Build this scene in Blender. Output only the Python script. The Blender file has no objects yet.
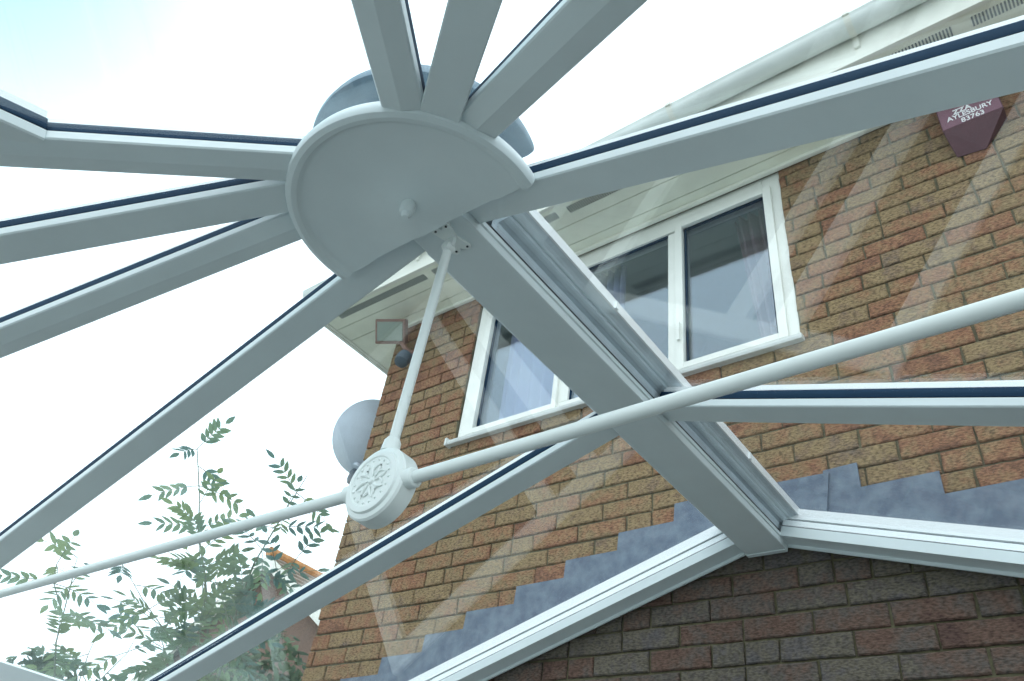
import bpy, bmesh, math, random
from mathutils import Vector, Matrix
V = Vector
random.seed(7)
C = bpy.context.scene.collection

# ------------------------------------------------------------------ camera
EYE = 1.6
yaw, pit, rol = -0.743459869, 0.670188618, 0.159316312
fwd = V((math.sin(yaw)*math.cos(pit), math.cos(yaw)*math.cos(pit), math.sin(pit)))
rgt = V((math.cos(yaw), -math.sin(yaw), 0))
up_ = rgt.cross(fwd)
R_ = rgt*math.cos(rol) + up_*math.sin(rol)
U_ = -rgt*math.sin(rol) + up_*math.cos(rol)
cd = bpy.data.cameras.new('camera'); cam = bpy.data.objects.new('camera', cd); C.objects.link(cam)
cd.sensor_width = 36; cd.lens = 775.11/1024*36; cd.clip_start = 0.02; cd.clip_end = 300
m = Matrix((R_, U_, -fwd)).transposed().to_4x4(); m.translation = V((0, 0, EYE))
cam.matrix_world = m
bpy.context.scene.camera = cam

# ------------------------------------------------------------------ sky, exposure
sc = bpy.context.scene
sc.view_settings.view_transform = 'Standard'; sc.view_settings.look = 'None'
sc.view_settings.gamma = 1; sc.view_settings.use_curve_mapping = False
sc.view_settings.exposure = 0.0
w = bpy.data.worlds.new('sky'); sc.world = w; w.use_nodes = True
nt = w.node_tree; nt.nodes.clear()
wo = nt.nodes.new('ShaderNodeOutputWorld'); bg = nt.nodes.new('ShaderNodeBackground')
tc = nt.nodes.new('ShaderNodeTexCoord')
dt = nt.nodes.new('ShaderNodeVectorMath'); dt.operation = 'DOT_PRODUCT'
dt.inputs[1].default_value = (-0.66, -0.16, 0.735)      # clearest patch of the hazy sky
rp = nt.nodes.new('ShaderNodeValToRGB')
rp.color_ramp.elements[0].position = 0.945; rp.color_ramp.elements[0].color = (1, 1, 1, 1)
rp.color_ramp.elements[1].position = 1.0; rp.color_ramp.elements[1].color = (0.31, 0.70, 0.78, 1)
mu = nt.nodes.new('ShaderNodeMixRGB'); mu.blend_type = 'MULTIPLY'; mu.inputs[0].default_value = 1
mu.inputs[1].default_value = (1.0, 1.14, 1.23, 1)
nt.links.new(tc.outputs['Generated'], dt.inputs[0]); nt.links.new(dt.outputs['Value'], rp.inputs[0])
nt.links.new(rp.outputs[0], mu.inputs[2]); nt.links.new(mu.outputs[0], bg.inputs[0])
bg.inputs[1].default_value = 1.85
nt.links.new(bg.outputs[0], wo.inputs[0])
sd = bpy.data.lights.new('sun', 'SUN'); sd.energy = 0.6; sd.angle = math.radians(40); sd.color = (1, .98, .94)
sun = bpy.data.objects.new('sun', sd); C.objects.link(sun)
sun.rotation_euler = V((-0.45, 0.75, -0.95)).to_track_quat('-Z', 'Y').to_euler()   # hazy, high, from the garden side

# ------------------------------------------------------------------ materials
def mat(name, col, rough=.5, noise=0, nscale=20, bump=0, bscale=60, metal=0, spec=.5, col2=None):
    mt = bpy.data.materials.new(name); mt.use_nodes = True
    n = mt.node_tree; b = n.nodes['Principled BSDF']
    b.inputs['Base Color'].default_value = (*col, 1); b.inputs['Roughness'].default_value = rough
    b.inputs['Metallic'].default_value = metal; b.inputs['Specular IOR Level'].default_value = spec
    t = n.nodes.new('ShaderNodeTexCoord')
    if noise or col2:
        ns = n.nodes.new('ShaderNodeTexNoise'); ns.inputs['Scale'].default_value = nscale
        ns.inputs['Detail'].default_value = 6; ns.inputs['Roughness'].default_value = .6
        n.links.new(t.outputs['Object'], ns.inputs['Vector'])
        r = n.nodes.new('ShaderNodeValToRGB')
        c2 = col2 or tuple(c*(1-noise) for c in col)
        r.color_ramp.elements[0].position = .38; r.color_ramp.elements[0].color = (*c2, 1)
        r.color_ramp.elements[1].position = .62; r.color_ramp.elements[1].color = (*col, 1)
        n.links.new(ns.outputs['Fac'], r.inputs[0]); n.links.new(r.outputs[0], b.inputs['Base Color'])
    if bump:
        n2 = n.nodes.new('ShaderNodeTexNoise'); n2.inputs['Scale'].default_value = bscale; n2.inputs['Detail'].default_value = 8
        n.links.new(t.outputs['Object'], n2.inputs['Vector'])
        bp = n.nodes.new('ShaderNodeBump'); bp.inputs['Strength'].default_value = bump; bp.inputs['Distance'].default_value = .004
        n.links.new(n2.outputs['Fac'], bp.inputs['Height']); n.links.new(bp.outputs[0], b.inputs['Normal'])
    return mt

def glass_mat(name, tint, f0=.045, dust=0.0, gtint=(1, 1, 1)):
    mt = bpy.data.materials.new(name); mt.use_nodes = True; n = mt.node_tree; n.nodes.clear()
    o = n.nodes.new('ShaderNodeOutputMaterial'); tr = n.nodes.new('ShaderNodeBsdfTransparent'); tr.inputs[0].default_value = (*tint, 1)
    gl = n.nodes.new('ShaderNodeBsdfGlossy'); gl.inputs['Roughness'].default_value = 0.012; gl.inputs[0].default_value = (*gtint, 1)
    lw = n.nodes.new('ShaderNodeLayerWeight'); lw.inputs['Blend'].default_value = .5
    p = n.nodes.new('ShaderNodeMath'); p.operation = 'POWER'; p.inputs[1].default_value = 5
    a = n.nodes.new('ShaderNodeMath'); a.operation = 'MULTIPLY_ADD'; a.inputs[1].default_value = 1-f0; a.inputs[2].default_value = f0
    mx = n.nodes.new('ShaderNodeMixShader')
    n.links.new(lw.outputs['Facing'], p.inputs[0]); n.links.new(p.outputs[0], a.inputs[0]); n.links.new(a.outputs[0], mx.inputs[0])
    last = tr.outputs[0]
    if dust:
        d = n.nodes.new('ShaderNodeBsdfTranslucent'); d.inputs[0].default_value = (.8, .85, .85, 1)
        t = n.nodes.new('ShaderNodeTexCoord'); ns = n.nodes.new('ShaderNodeTexNoise'); ns.inputs['Scale'].default_value = 5; ns.inputs['Detail'].default_value = 7
        n.links.new(t.outputs['Object'], ns.inputs['Vector'])
        mm = n.nodes.new('ShaderNodeMath'); mm.operation = 'MULTIPLY'; mm.inputs[1].default_value = dust*2
        n.links.new(ns.outputs['Fac'], mm.inputs[0])
        m2 = n.nodes.new('ShaderNodeMixShader'); n.links.new(mm.outputs[0], m2.inputs[0])
        n.links.new(last, m2.inputs[1]); n.links.new(d.outputs[0], m2.inputs[2]); last = m2.outputs[0]
    n.links.new(last, mx.inputs[1]); n.links.new(gl.outputs[0], mx.inputs[2]); n.links.new(mx.outputs[0], o.inputs[0])
    return mt

def brick_mat(name, stops, speck=.5):
    mt = bpy.data.materials.new(name); mt.use_nodes = True; n = mt.node_tree; b = n.nodes['Principled BSDF']
    b.inputs['Roughness'].default_value = .9; b.inputs['Specular IOR Level'].default_value = .2
    at_ = n.nodes.new('ShaderNodeAttribute'); at_.attribute_name = 'tone'
    t = n.nodes.new('ShaderNodeTexCoord')
    ns = n.nodes.new('ShaderNodeTexNoise'); ns.inputs['Scale'].default_value = 11; ns.inputs['Detail'].default_value = 9; ns.inputs['Roughness'].default_value = .7
    n.links.new(t.outputs['Object'], ns.inputs['Vector'])
    ad = n.nodes.new('ShaderNodeMath'); ad.operation = 'MULTIPLY_ADD'; ad.inputs[1].default_value = 1.25
    sb = n.nodes.new('ShaderNodeMath'); sb.operation = 'SUBTRACT'; sb.inputs[1].default_value = .5
    ts = n.nodes.new('ShaderNodeMath'); ts.operation = 'MULTIPLY'; ts.inputs[1].default_value = .38
    n.links.new(at_.outputs['Fac'], sb.inputs[0]); n.links.new(ns.outputs['Fac'], ad.inputs[0]); n.links.new(sb.outputs[0], ts.inputs[0]); n.links.new(ts.outputs[0], ad.inputs[2])
    r = n.nodes.new('ShaderNodeValToRGB'); r.color_ramp.interpolation = 'LINEAR'
    e = r.color_ramp.elements
    for i, (p, c) in enumerate(stops):
        el = e[i] if i < 2 else e.new(p)
        el.position = p; el.color = (*c, 1)
    rc = n.nodes.new('ShaderNodeMath'); rc.operation = 'SUBTRACT'; rc.inputs[1].default_value = .125
    n.links.new(ad.outputs[0], rc.inputs[0]); n.links.new(rc.outputs[0], r.inputs[0])
    # rough drag marks and dark specks
    mp = n.nodes.new('ShaderNodeMapping'); mp.inputs['Scale'].default_value = (45, 45, 110); n.links.new(t.outputs['Object'], mp.inputs[0])
    n3 = n.nodes.new('ShaderNodeTexNoise'); n3.inputs['Scale'].default_value = 1.6; n3.inputs['Detail'].default_value = 6; n.links.new(mp.outputs[0], n3.inputs['Vector'])
    r3 = n.nodes.new('ShaderNodeValToRGB'); r3.color_ramp.elements[0].position = .33; r3.color_ramp.elements[0].color = (1-speck,)*3+(1,)
    r3.color_ramp.elements[1].position = .60; r3.color_ramp.elements[1].color = (1.12, 1.12, 1.12, 1)
    n.links.new(n3.outputs['Fac'], r3.inputs[0])
    mu = n.nodes.new('ShaderNodeMixRGB'); mu.blend_type = 'MULTIPLY'; mu.inputs[0].default_value = 1
    n.links.new(r.outputs[0], mu.inputs[1]); n.links.new(r3.outputs[0], mu.inputs[2]); n.links.new(mu.outputs[0], b.inputs['Base Color'])
    bp = n.nodes.new('ShaderNodeBump'); bp.inputs['Strength'].default_value = .8; bp.inputs['Distance'].default_value = .004
    n.links.new(n3.outputs['Fac'], bp.inputs['Height']); n.links.new(bp.outputs[0], b.inputs['Normal'])
    return mt

M = {}
M['pvc'] = mat('white_pvc', (.70, .77, .78), .38, noise=.04, nscale=6)
M['alu'] = mat('white_aluminium', (.80, .83, .84), .3)
M['paint'] = mat('white_painted_steel', (.80, .85, .83), .3)
M['rubber'] = mat('navy_rubber', (.006, .028, .06), .75, spec=.15)
M['black'] = mat('black_rubber', (.012, .016, .022), .6)
M['cap'] = mat('grey_cap', (.17, .26, .33), .4, noise=.2, nscale=25)
M['wing'] = mat('ridge_wing', (.56, .64, .69), .4, noise=.12, nscale=14)
M['glass'] = glass_mat('roof_glass', (.95, .968, .968), .072, dust=.004)
M['wglass'] = glass_mat('window_glass', (.84, .88, .90), .14, gtint=(.78, .90, 1))
M['dglass'] = glass_mat('door_glass', (.5, .52, .52), .05)
M['frame'] = mat('window_pvc', (.80, .81, .76), .35, noise=.06, nscale=12)
M['sill'] = mat('sill_pvc', (.62, .64, .62), .45, noise=.15, nscale=9)
M['soffit'] = mat('soffit_board', (.84, .85, .72), .5, noise=.10, nscale=5)
M['fascia'] = mat('fascia_board', (.80, .80, .72), .5, noise=.12, nscale=4)
M['gutter'] = mat('gutter_plastic', (.74, .78, .75), .4, noise=.10, nscale=5)
M['slot'] = mat('vent_slot', (.10, .12, .12), .8)
M['lead'] = mat('lead_sheet', (.075, .105, .155), .55, nscale=16, bump=.8, bscale=30, metal=.0, col2=(.135, .175, .225))
M['mortar'] = mat('mortar', (.15, .135, .078), .95, noise=.4, nscale=30, bump=.6, bscale=90)
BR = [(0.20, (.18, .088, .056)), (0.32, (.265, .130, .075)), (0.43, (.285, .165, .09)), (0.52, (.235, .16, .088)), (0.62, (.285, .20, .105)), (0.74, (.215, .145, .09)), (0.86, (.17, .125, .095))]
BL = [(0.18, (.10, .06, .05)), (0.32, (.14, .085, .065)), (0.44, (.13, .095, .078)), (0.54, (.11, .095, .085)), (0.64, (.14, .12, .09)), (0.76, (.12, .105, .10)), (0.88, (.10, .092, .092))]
M['brick'] = brick_mat('brick', BR, .6); M['brick_in'] = brick_mat('shaded_indoor_brick', BL, .5)  # indoor ramp: greyer, and darker with the indoor shade put into its colour
M['nbrick'] = mat('neighbour_brick', (.20, .13, .10), .9, nscale=30, col2=(.13, .09, .07))
M['tile'] = mat('roof_tile', (.28, .22, .17), .9, noise=.4, nscale=12)
M['otile'] = mat('ridge_tile', (.50, .24, .09), .9, noise=.3, nscale=9)
M['lit_panel'] = mat('alarm_front_lit', (.21, .10, .135), .45, noise=.1, nscale=20)  # alarm front face, paler: the light on it is put into the colour
M['maroon'] = mat('maroon_plastic_shaded', (.085, .026, .036), .45, noise=.15, nscale=20)  # alarm casing, darker: shade on the slanted underside is put into the colour
M['white'] = mat('white_lettering', (.85, .85, .85), .5)
M['dish'] = mat('dish_grey', (.62, .70, .80), .5, noise=.08, nscale=10)
M['dark'] = mat('dark_metal', (.06, .085, .11), .5)
M['lampglass'] = mat('floodlight_glass', (.20, .24, .20), .15)
M['lampbody'] = mat('floodlight_body', (.17, .085, .06), .5)
M['leaf'] = None
M['bark'] = mat('green_bark', (.16, .20, .15), .8)
M['floor'] = mat('floor_tile', (.085, .125, .145), .5, noise=.1, nscale=2)
M['grass'] = mat('garden_paving', (.40, .41, .38), .9, noise=.3, nscale=1.5)
M['netc'] = None
M['room'] = mat('room_plaster', (.30, .31, .31), .9)

def translucent(name, col, mixf=.5, col2=None, nscale=8, alpha=1):
    mt = bpy.data.materials.new(name); mt.use_nodes = True; n = mt.node_tree; n.nodes.clear()
    o = n.nodes.new('ShaderNodeOutputMaterial'); d = n.nodes.new('ShaderNodeBsdfDiffuse'); t = n.nodes.new('ShaderNodeBsdfTranslucent')
    mx = n.nodes.new('ShaderNodeMixShader'); mx.inputs[0].default_value = mixf
    tx = n.nodes.new('ShaderNodeTexCoord'); ns = n.nodes.new('ShaderNodeTexNoise'); ns.inputs['Scale'].default_value = nscale
    n.links.new(tx.outputs['Object'], ns.inputs['Vector'])
    r = n.nodes.new('ShaderNodeValToRGB'); r.color_ramp.elements[0].position = .4; r.color_ramp.elements[1].position = .62
    r.color_ramp.elements[0].color = (*col, 1); r.color_ramp.elements[1].color = (*(col2 or col), 1)
    n.links.new(ns.outputs['Fac'], r.inputs[0])
    n.links.new(r.outputs[0], d.inputs[0]); n.links.new(r.outputs[0], t.inputs[0])
    n.links.new(d.outputs[0], mx.inputs[1]); n.links.new(t.outputs[0], mx.inputs[2])
    last = mx.outputs[0]
    if alpha < 1:
        tr = n.nodes.new('ShaderNodeBsdfTransparent'); m2 = n.nodes.new('ShaderNodeMixShader'); m2.inputs[0].default_value = alpha
        n.links.new(tr.outputs[0], m2.inputs[1]); n.links.new(last, m2.inputs[2]); last = m2.outputs[0]
    n.links.new(last, o.inputs[0]); return mt
M['leaf'] = translucent('leaf', (.15, .26, .24), .42, (.28, .38, .19), 2.2)
M['bushleaf'] = translucent('bush_leaf', (.11, .17, .13), .3, (.20, .27, .17), 3)
M['net'] = translucent('net_curtain', (.72, .72, .90), .4, (.62, .60, .84), 3, alpha=.9)
M['pink'] = translucent('pink_curtain', (.55, .33, .36), .3)

# ------------------------------------------------------------------ helpers
def tag(o, label=None, cat=None, group=None, kind=None):
    if label: o['label'] = label
    if cat: o['category'] = cat
    if group: o['group'] = group
    if kind: o['kind'] = kind
    return o
def thing(name, loc, label, cat, group=None):
    o = bpy.data.objects.new(name, None); C.objects.link(o); o.location = loc; o.empty_display_size = .05
    return tag(o, label, cat, group)
def world_of(p):
    v = V((0, 0, 0))
    while p is not None: v = v + p.location; p = p.parent
    return v
def smooth(me, on):
    for p in me.polygons: p.use_smooth = on
class MB:
    """collects shapes in world coordinates; build() links them as one mesh"""
    def __init__(s): s.b = bmesh.new()
    def faces(s, vs, fs):
        bv = [s.b.verts.new(v) for v in vs]
        for f in fs:
            try: s.b.faces.new([bv[i] for i in f])
            except ValueError: pass
        return bv
    def box(s, lo, hi, rot=None, c=None):
        x0, y0, z0 = lo; x1, y1, z1 = hi
        vs = [V((x, y, z)) for x in (x0, x1) for y in (y0, y1) for z in (z0, z1)]
        if rot is not None:
            c = V(c) if c is not None else (V(lo)+V(hi))/2
            vs = [rot @ (v-c) + c for v in vs]
        s.faces(vs, [(0, 1, 3, 2), (4, 6, 7, 5), (0, 4, 5, 1), (2, 3, 7, 6), (0, 2, 6, 4), (1, 5, 7, 3)]); return s
    def sweep(s, prof, A, B, side=None, cap=True):
        """2-D profile (side, up) swept from A to B; up is square to both"""
        A = V(A); B = V(B); d = (B-A).normalized()
        sd_ = side.normalized() if side is not None else d.cross(V((0, 0, 1))).normalized()
        u = sd_.cross(d).normalized()
        if u.z < 0: u = -u
        n = len(prof)
        vs = [P + sd_*a + u*b for P in (A, B) for a, b in prof]
        fs = [(i, (i+1) % n, n+(i+1) % n, n+i) for i in range(n)]
        if cap: fs += [tuple(range(n))[::-1], tuple(range(n, 2*n))]
        s.faces(vs, fs); return s
    def tube(s, pts, rad, seg=16, cap=True):
        pts = [V(p) for p in pts]; rad = rad if isinstance(rad, (list, tuple)) else [rad]*len(pts)
        vs = []
        for i, p in enumerate(pts):
            d = (pts[min(i+1, len(pts)-1)] - pts[max(i-1, 0)]).normalized()
            a = d.cross(V((0, 0, 1)));
            if a.length < .05: a = d.cross(V((1, 0, 0)))
            a.normalize(); b = d.cross(a)
            for k in range(seg):
                t = 2*math.pi*k/seg; vs.append(p + (a*math.cos(t) + b*math.sin(t))*rad[i])
        fs = [(i*seg+k, i*seg+(k+1) % seg, (i+1)*seg+(k+1) % seg, (i+1)*seg+k) for i in range(len(pts)-1) for k in range(seg)]
        if cap: fs += [tuple(range(seg))[::-1], tuple(range((len(pts)-1)*seg, len(pts)*seg))]
        s.faces(vs, fs); return s
    def lathe(s, prof, c, axis, seg=40):
        """prof: list of (radius, distance along axis)"""
        c = V(c); ax = V(axis).normalized(); a = ax.orthogonal().normalized(); b = ax.cross(a)
        rows = []
        for r, h in prof:
            if r < 1e-6: rows.append([s.b.verts.new(c+ax*h)])
            else: rows.append([s.b.verts.new(c+ax*h+(a*math.cos(2*math.pi*k/seg)+b*math.sin(2*math.pi*k/seg))*r) for k in range(seg)])
        for p, q in zip(rows, rows[1:]):
            for k in range(seg):
                k2 = (k+1) % seg
                f = [p[0]] if len(p) == 1 else [p[k], p[k2]]
                f += [q[0]] if len(q) == 1 else [q[k2], q[k]]
                if len(f) > 2: s.b.faces.new(f)
        return s
    def build(s, name, m_, parent=None, sm=False, bevel=0, label=None, kind=None):
        bmesh.ops.recalc_face_normals(s.b, faces=s.b.faces)
        if bevel:
            bmesh.ops.bevel(s.b, geom=[e for e in s.b.edges if e.is_manifold and e.calc_face_angle(0) > .6], offset=bevel, segments=2, affect='EDGES', profile=.6)
        off = world_of(parent)
        me = bpy.data.meshes.new(name)
        if parent is None:
            xs = [v.co for v in s.b.verts]
            mn = V([min(c[i] for c in xs) for i in range(3)]); mx = V([max(c[i] for c in xs) for i in range(3)])
            off = V(((mn.x+mx.x)/2, (mn.y+mx.y)/2, mn.z))
        for v in s.b.verts: v.co -= off
        s.b.to_mesh(me); s.b.free(); smooth(me, sm)
        me.materials.append(m_)
        o = bpy.data.objects.new(name, me); C.objects.link(o)
        if parent is None: o.location = off
        else: o.parent = parent
        if sm: 
            try: me.set_sharp_from_angle(angle=math.radians(35))
            except Exception: pass
        if label: o['label'] = label
        if kind: o['kind'] = kind
        return o

# ------------------------------------------------------------------ key sizes
WALL = 2.40            # face of the house wall
RX = -0.90             # ridge line
PITCH = 0.305
def zbar(rho): return 2.791 - .30*rho      # underside of the roof bars at distance rho from the hub axis
HUBY = 0.71
EAVE = 2.13            # ridge to eave
COURSE = .075; PHASE = 3.385

# ------------------------------------------------------------------ bricks
def brick_wall(name, xr, zr, holes, origin, ux, out, joint0=0.0, seed=1, kind='structure', clipf=None, kind_in=False):
    """ux: direction of the courses, out: direction the face looks; origin: point of the face plane at x=0,z=0"""
    rnd = random.Random(seed)
    origin = V(origin); ux = V(ux); out = V(out)
    me_v = []; me_f = []; tone = []; mats = []
    def P(x, z, d): return origin + ux*x + V((0, 0, z)) + out*d
    def put(x0, x1, z0, z1, t):
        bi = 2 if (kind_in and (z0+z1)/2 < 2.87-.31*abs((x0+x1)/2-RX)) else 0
        if x1-x0 < .012 or z1-z0 < .012: return
        j = lambda a: rnd.uniform(-a, a)
        d = rnd.uniform(-.0025, .0025); b = .0045
        base = len(me_v)
        q = [(x0+j(.002), z0+j(.0018)), (x1+j(.002), z0+j(.0018)), (x1+j(.002), z1+j(.0018)), (x0+j(.002), z1+j(.0018))]
        cx = (x0+x1)/2; cz = (z0+z1)/2
        # outline with small chips so that the arrises read as rough brick
        ring = []
        for k in range(4):
            a, c = q[k], q[(k+1) % 4]; n_ = 6 if k % 2 == 0 else 3
            for i in range(n_):
                t_ = i/n_
                ring.append((a[0]+(c[0]-a[0])*t_ + (j(.0012) if i else 0), a[1]+(c[1]-a[1])*t_ + (j(.0012) if i else 0)))
        n = len(ring)
        for (x, z) in ring: me_v.append(P(x, z, -.014))
        for (x, z) in ring: me_v.append(P(x, z, d-.004))
        for (x, z) in ring: me_v.append(P(cx+(x-cx)*(1-b/(x1-x0)*2), cz+(z-cz)*(1-b/(z1-z0)*2), d))
        for L in (0, 1):
            for i in range(n):
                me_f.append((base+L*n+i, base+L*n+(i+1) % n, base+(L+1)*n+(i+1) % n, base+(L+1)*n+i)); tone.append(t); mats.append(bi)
        me_f.append(tuple(range(base+2*n, base+3*n))); tone.append(t); mats.append(bi)
    k0 = math.floor((zr[0]-PHASE)/COURSE); k1 = math.ceil((zr[1]-PHASE)/COURSE)
    for k in range(k0, k1):
        z0 = PHASE + k*COURSE + .0038; z1 = z0 + .0674
        if z0 < zr[0]-.001 or z1 > zr[1]+.04: continue
        z1 = min(z1, zr[1])
        off = joint0 + (.1125 if k % 2 else 0) + rnd.choice([0, 0, 0, .03, -.03])
        i0 = math.floor((xr[0]-off)/.225)-1; i1 = math.ceil((xr[1]-off)/.225)+1
        for i in range(i0, i1):
            a = off + i*.225 + .0038; b = a + .2174
            tn = rnd.random()
            if rnd.random() < .12:   # a half batt with its own colour
                segs = [(a, a+.105, tn), (a+.1125, b, rnd.random())]
            else: segs = [(a, b, tn)]
            for (a_, b_, t_) in segs:
                parts = [(max(a_, xr[0]), min(b_, xr[1]))]
                for (hx0, hx1, hz0, hz1) in holes:
                    if z0 < hz1-.02 and z1 > hz0+.02:
                        np_ = []
                        for (p, q_) in parts:
                            if q_ <= hx0 or p >= hx1: np_.append((p, q_))
                            else:
                                if p < hx0: np_.append((p, hx0))
                                if q_ > hx1: np_.append((hx1, q_))
                        parts = np_
                for (p, q_) in parts:
                    if clipf and not clipf((p+q_)/2, (z0+z1)/2): continue
                    put(p, q_, z0, z1, t_)
    # mortar bed: slabs around the holes
    def slab(x0, x1, z0, z1):
        if x1-x0 < .005 or z1-z0 < .005: return
        base = len(me_v)
        for d in (-.0095, -.10):
            for (x, z) in ((x0, z0), (x1, z0), (x1, z1), (x0, z1)): me_v.append(P(x, z, d))
        for f in ((0, 1, 2, 3), (7, 6, 5, 4), (0, 4, 5, 1), (1, 5, 6, 2), (2, 6, 7, 3), (3, 7, 4, 0)):
            me_f.append(tuple(base+i for i in f)); tone.append(.5); mats.append(1)
    xs = sorted({xr[0]+.003, xr[1]-.003, *[h[0] for h in holes], *[h[1] for h in holes]})
    for a, b in zip(xs, xs[1:]):
        zs = [(zr[0], zr[1])]
        for (hx0, hx1, hz0, hz1) in holes:
            if a >= hx0-.001 and b <= hx1+.001:
                nz = []
                for (p, q_) in zs:
                    if q_ <= hz0 or p >= hz1: nz.append((p, q_))
                    else:
                        if p < hz0: nz.append((p, hz0))
                        if q_ > hz1: nz.append((hz1, q_))
                zs = nz
        for (p, q_) in zs: slab(a, b, p, q_)
    me = bpy.data.meshes.new(name)
    loc = origin + ux*((xr[0]+xr[1])/2) + V((0, 0, zr[0]))
    me.from_pydata([tuple(v-loc) for v in me_v], [], me_f)
    a_ = me.attributes.new('tone', 'FLOAT', 'FACE'); a_.data.foreach_set('value', tone)
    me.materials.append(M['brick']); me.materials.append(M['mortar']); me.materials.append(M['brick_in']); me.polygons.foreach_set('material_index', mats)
    bm_ = bmesh.new(); bm_.from_mesh(me); bmesh.ops.recalc_face_normals(bm_, faces=bm_.faces); bm_.to_mesh(me); bm_.free()
    o = bpy.data.objects.new(name, me); C.objects.link(o); o.location = loc
    if kind: o['kind'] = kind
    return o

WIN = (-2.50, -.705, 3.61, 4.645)
DOOR = (-2.47, -.76, 0.0, 2.15)
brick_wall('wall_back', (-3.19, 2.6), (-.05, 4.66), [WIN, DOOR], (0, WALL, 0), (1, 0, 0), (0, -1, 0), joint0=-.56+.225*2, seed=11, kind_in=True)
brick_wall('wall_left', (2.50, 6.0), (-.05, 4.66), [], (-3.19, 0, 0), (0, 1, 0), (-1, 0, 0), seed=5)

# interior of the house behind the window and the door
b = MB(); b.box((-3.0, 4.6, 0), (2.4, 4.7, 4.6)); b.box((-3.02, 2.52, 0), (-2.94, 4.6, 4.6)); b.box((2.4, 2.52, 0), (2.5, 4.7, 4.6))
b.build('wall_inner', M['room'], kind='structure')
b = MB(); b.box((-3.0, 2.52, 2.35), (2.4, 4.6, 2.6)); b.box((-3.0, 2.52, 4.66), (2.4, 4.6, 4.72)); b.build('ceiling', M['room'], kind='structure')

# ------------------------------------------------------------------ upstairs window
def frame_bar(b, x0, x1, z0, z1, y0, y1): b.box((x0, y0, z0), (x1, y1, z1))
win = bpy.data.objects.new('window_1', None); C.objects.link(win); win.location = (-1.6, 2.45, 3.63); win['kind'] = 'structure'
b = MB(); YF0, YF1 = 2.415, 2.485
b.box((-2.49, YF0, 3.636), (-2.385, YF1, 4.645)); b.box((-.79, YF0, 3.636), (-.705, YF1, 4.645))
b.box((-2.385, YF0, 3.636), (-.79, YF1, 3.680)); b.box((-2.385, YF0, 4.535), (-.79, YF1, 4.645))
b.box((-1.885, YF0, 3.68), (-1.812, YF1, 4.52)); b.box((-1.285, YF0, 3.68), (-1.205, YF1, 4.52))
b.build('window_frame', M['frame'], win, bevel=.004)
for nm, x0, x1, ia, ib in (('casement', -2.425, -1.868, -2.382, -1.895), ('casement', -1.24, -.75, -1.202, -.788)):
    b = MB(); y0, y1 = 2.398, 2.418
    b.box((x0, y0, 3.645), (ia, y1, 4.560)); b.box((ib, y0, 3.645), (x1, y1, 4.560))
    b.box((ia, y0, 3.645), (ib, y1, 3.676)); b.box((ia, y0, 4.524), (ib, y1, 4.560))
    s = b.build(nm, M['frame'], win, bevel=.003)
for i, (x0, x1) in enumerate(((-2.385, -1.885), (-1.812, -1.285), (-1.205, -.79))):
    b = MB(); b.box((x0, 2.440, 3.675), (x1, 2.448, 4.54)); b.build('pane', M['wglass'], win)
    b = MB(); z0, z1, y = 3.682, 4.530, 2.428
    x0 += .006 if i != 1 else 0; x1 -= .006 if i != 1 else 0
    for lo, hi in (((x0-.004, y, z0-.006), (x0+.005, y+.012, z1)), ((x1-.005, y, z0-.006), (x1+.004, y+.012, z1)), ((x0, y, z0-.006), (x1, y+.012, z0+.003)), ((x0, y, z1-.004), (x1, y+.012, z1+.006))): b.box(lo, hi)
    b.build('gasket', M['rubber'], win)
b = MB(); b.sweep([(0, 0), (.046, -.004), (.050, .006), (.050, .018), (0, .028)][::-1], (-2.515, 2.415, 3.598), (-.690, 2.415, 3.598), side=V((0, -1, 0)))
b.box((-2.522, 2.360, 3.590), (-2.508, 2.42, 3.632)); b.build('window_sill', M['sill'], win, bevel=.002)
b = MB(); b.box((-1.228, 2.384, 3.80), (-1.214, 2.399, 3.90)); b.build('handle', M['frame'], win)

# curtains: wavy hanging cloth
def curtain(name, x0, x1, z0, z1, y, m_, label, amp=.02, waves=9, slant=0):
    b = MB(); nx, nz = waves*8, 6; vs = []
    for j in range(nz+1):
        f = j/nz
        for i in range(nx+1):
            t = i/nx; xx = x0+(x1-x0)*t + slant*(1-f)*(1-t)
            vs.append(V((xx, y + amp*math.sin(t*waves*2*math.pi + .6*math.sin(t*9)) * (.7+.3*f), z0+(z1-z0)*f)))
    fs = [(j*(nx+1)+i, j*(nx+1)+i+1, (j+1)*(nx+1)+i+1, (j+1)*(nx+1)+i) for j in range(nz) for i in range(nx)]
    b.faces(vs, fs); o = b.build(name, m_, sm=True)
    s = o.modifiers.new('thickness', 'SOLIDIFY'); s.thickness = .0015
    return tag(o, label, 'curtain')
curtain('net_curtain', -2.36, -1.84, 3.62, 4.60, 2.56, M['net'], 'pale lilac curtain behind the leftmost pane of the upstairs window', waves=7)
curtain('net_curtain', -1.80, -1.62, 3.62, 4.60, 2.57, M['net'], 'narrow pale lilac curtain behind the middle pane of the upstairs window', waves=4)
curtain('drape', -1.00, -.76, 3.62, 4.62, 2.58, M['pink'], 'pink curtain behind the right-hand pane of the upstairs window', waves=5, amp=.025, slant=.10)

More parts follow.
